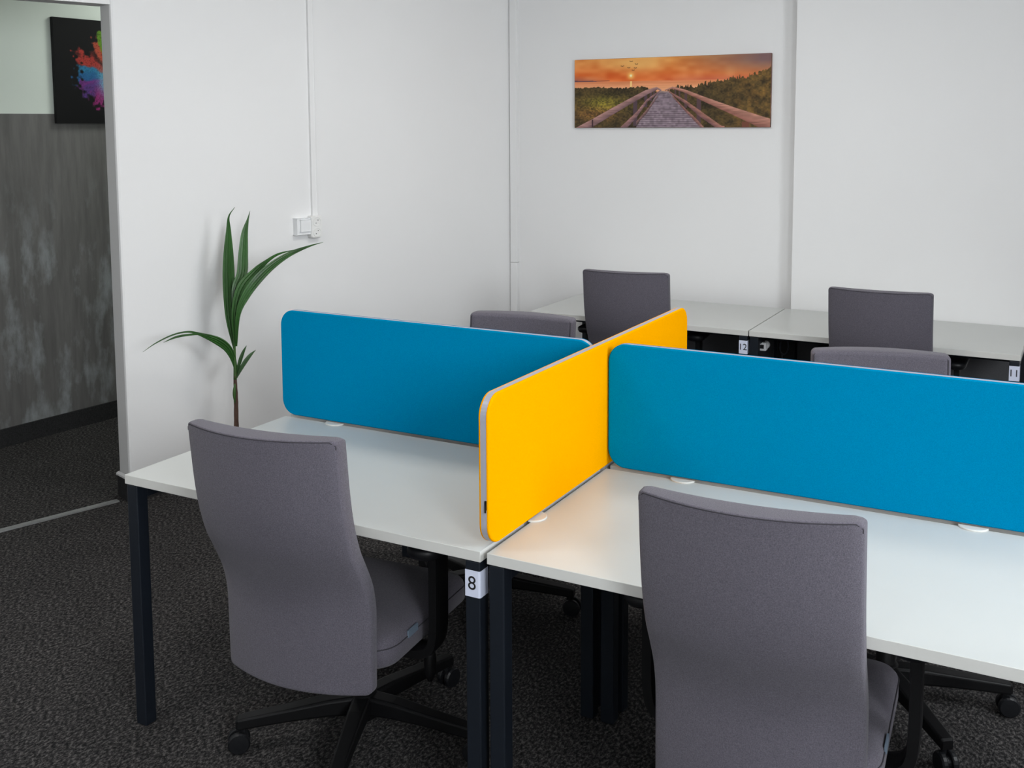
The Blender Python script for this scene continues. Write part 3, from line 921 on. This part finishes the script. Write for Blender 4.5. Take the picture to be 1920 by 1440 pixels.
def canvas_picture(name, label, rgb, w, h, depth, m_edge, loc, rz):
    t = thing(name, label, 'picture', loc, rz)
    box('canvas_frame', (0, 0.0006, 0), (w, depth, h), m_edge, t, 0.0025)
    print_grid('print', rgb, w - 0.002, h - 0.002, t, (0.001, 0, 0.001))
    return t
mat('sunset_edge', lin((120, 84, 70)).tolist(), 0.7, noise=(9, 0.5))
mat('black_canvas', (0.006, 0.006, 0.007), 0.8, noise=(300, 0.2))
canvas_picture('canvas_picture', 'panoramic canvas of a wooden boardwalk leading to a sunset sea', boardwalk_rgb(), 1.150, 0.3924, 0.02, 'sunset_edge', (-1.4706, 3.6146, 1.6943), 0)

def splash_rgb():
    n = 260
    h, w = n, int(n * 0.74 / 0.58)
    x = (np.linspace(0, 0.74, w)[None, :] - 0.37).repeat(h, 0)
    y = (np.linspace(0, 0.58, h)[:, None] - 0.265).repeat(w, 1)
    r = np.sqrt(x * x + y * y); a = np.degrees(np.arctan2(y, x)) % 360
    img = np.ones((h, w, 3)) * np.array([9.0, 9, 11])
    fine = value_noise(h, w, 120, 150, 21); mid = value_noise(h, w, 36, 44, 22); ang = value_noise(h, w, 14, 18, 23)
    rays = [(118, 16, 0.215, (196, 84, 62)), (104, 9, 0.235, (104, 150, 40)), (152, 13, 0.235, (186, 62, 54)), (170, 12, 0.205, (48, 130, 176)), (184, 10, 0.225, (40, 104, 160)),
            (195, 10, 0.215, (124, 56, 140)), (208, 12, 0.20, (96, 60, 136)), (232, 22, 0.19, (160, 44, 120)), (262, 18, 0.17, (176, 40, 110)), (296, 22, 0.20, (200, 60, 90)), (20, 30, 0.22, (220, 170, 50)), (62, 24, 0.21, (110, 170, 60)), (335, 24, 0.21, (60, 120, 190))]
    for c, wd, ln, col in rays:
        ln *= 1.2
        da = (a - c + 180) % 360 - 180 + (ang - 0.5) * 14
        prof = np.exp(-(da / wd) ** 2)
        edge = ln * (0.62 + 0.38 * prof) * (0.82 + 0.36 * mid)
        k = np.clip((edge - r) / 0.04, 0, 1) * np.clip(prof * 1.7 - 0.2, 0, 1) * (0.6 + 0.75 * fine)
        k = np.clip(k, 0, 1)
        img = img * (1 - k)[..., None] + np.array(col) * k[..., None]
    k = np.exp(-(r / 0.055) ** 2) * (0.5 + 0.6 * mid)
    k = np.clip(k, 0, 1)
    img = img * (1 - k)[..., None] + np.array([176, 196, 120]) * k[..., None]
    kb = np.exp(-(((x + 0.06) / 0.04) ** 2 + ((y + 0.035) / 0.07) ** 2)) * (0.4 + 0.9 * fine)
    kb = np.clip(kb, 0, 1)
    img = img * (1 - kb)[..., None] + np.array([120, 176, 204]) * kb[..., None]
    return np.clip(img * 0.9, 0, 255)
hp = hpt(0.413, 1.734, 0.026)
t = canvas_picture('canvas_picture', 'black canvas with a burst of coloured powder on the hall wall', splash_rgb(), 0.74, 0.582, 0.025, 'black_canvas', hp, math.atan2(HT.y, HT.x))

# ---------------------------------------------------------------- unseen ceiling lamps, added to brighten the hall and even out the room
def added_fill_lamp(label, loc, watts, color):
    t = thing('added_fill_lamp', label, 'ceiling lamp', (loc[0], loc[1], CEIL), 0, 'unseen square fill lamps added on the ceiling')
    box('fill_lamp_body', (-0.3, -0.3, -0.06), (0.3, 0.3, -0.001), 'white_plastic', t, 0.01)
    ld = bpy.data.lights.new('fill_light', 'AREA'); ld.shape = 'SQUARE'; ld.size = 0.55; ld.energy = watts; ld.color = color
    lo = bpy.data.objects.new('fill_light', ld); COL.objects.link(lo); lo.parent = t; lo.location = (0, 0, -0.065)
added_fill_lamp('added unseen fill lamp in the hall beyond the doorway', (-3.05, 2.75), 13.0, (0.96, 1.0, 0.94))
added_fill_lamp('added unseen fill lamp above the space in front of the slanted wall', (-1.3, -0.9), 15.0, (1.0, 0.97, 0.93))
added_fill_lamp('added unseen fill lamp above the chairs facing the back wall', (-0.4, 1.6), 18.0, (1.0, 0.97, 0.93))
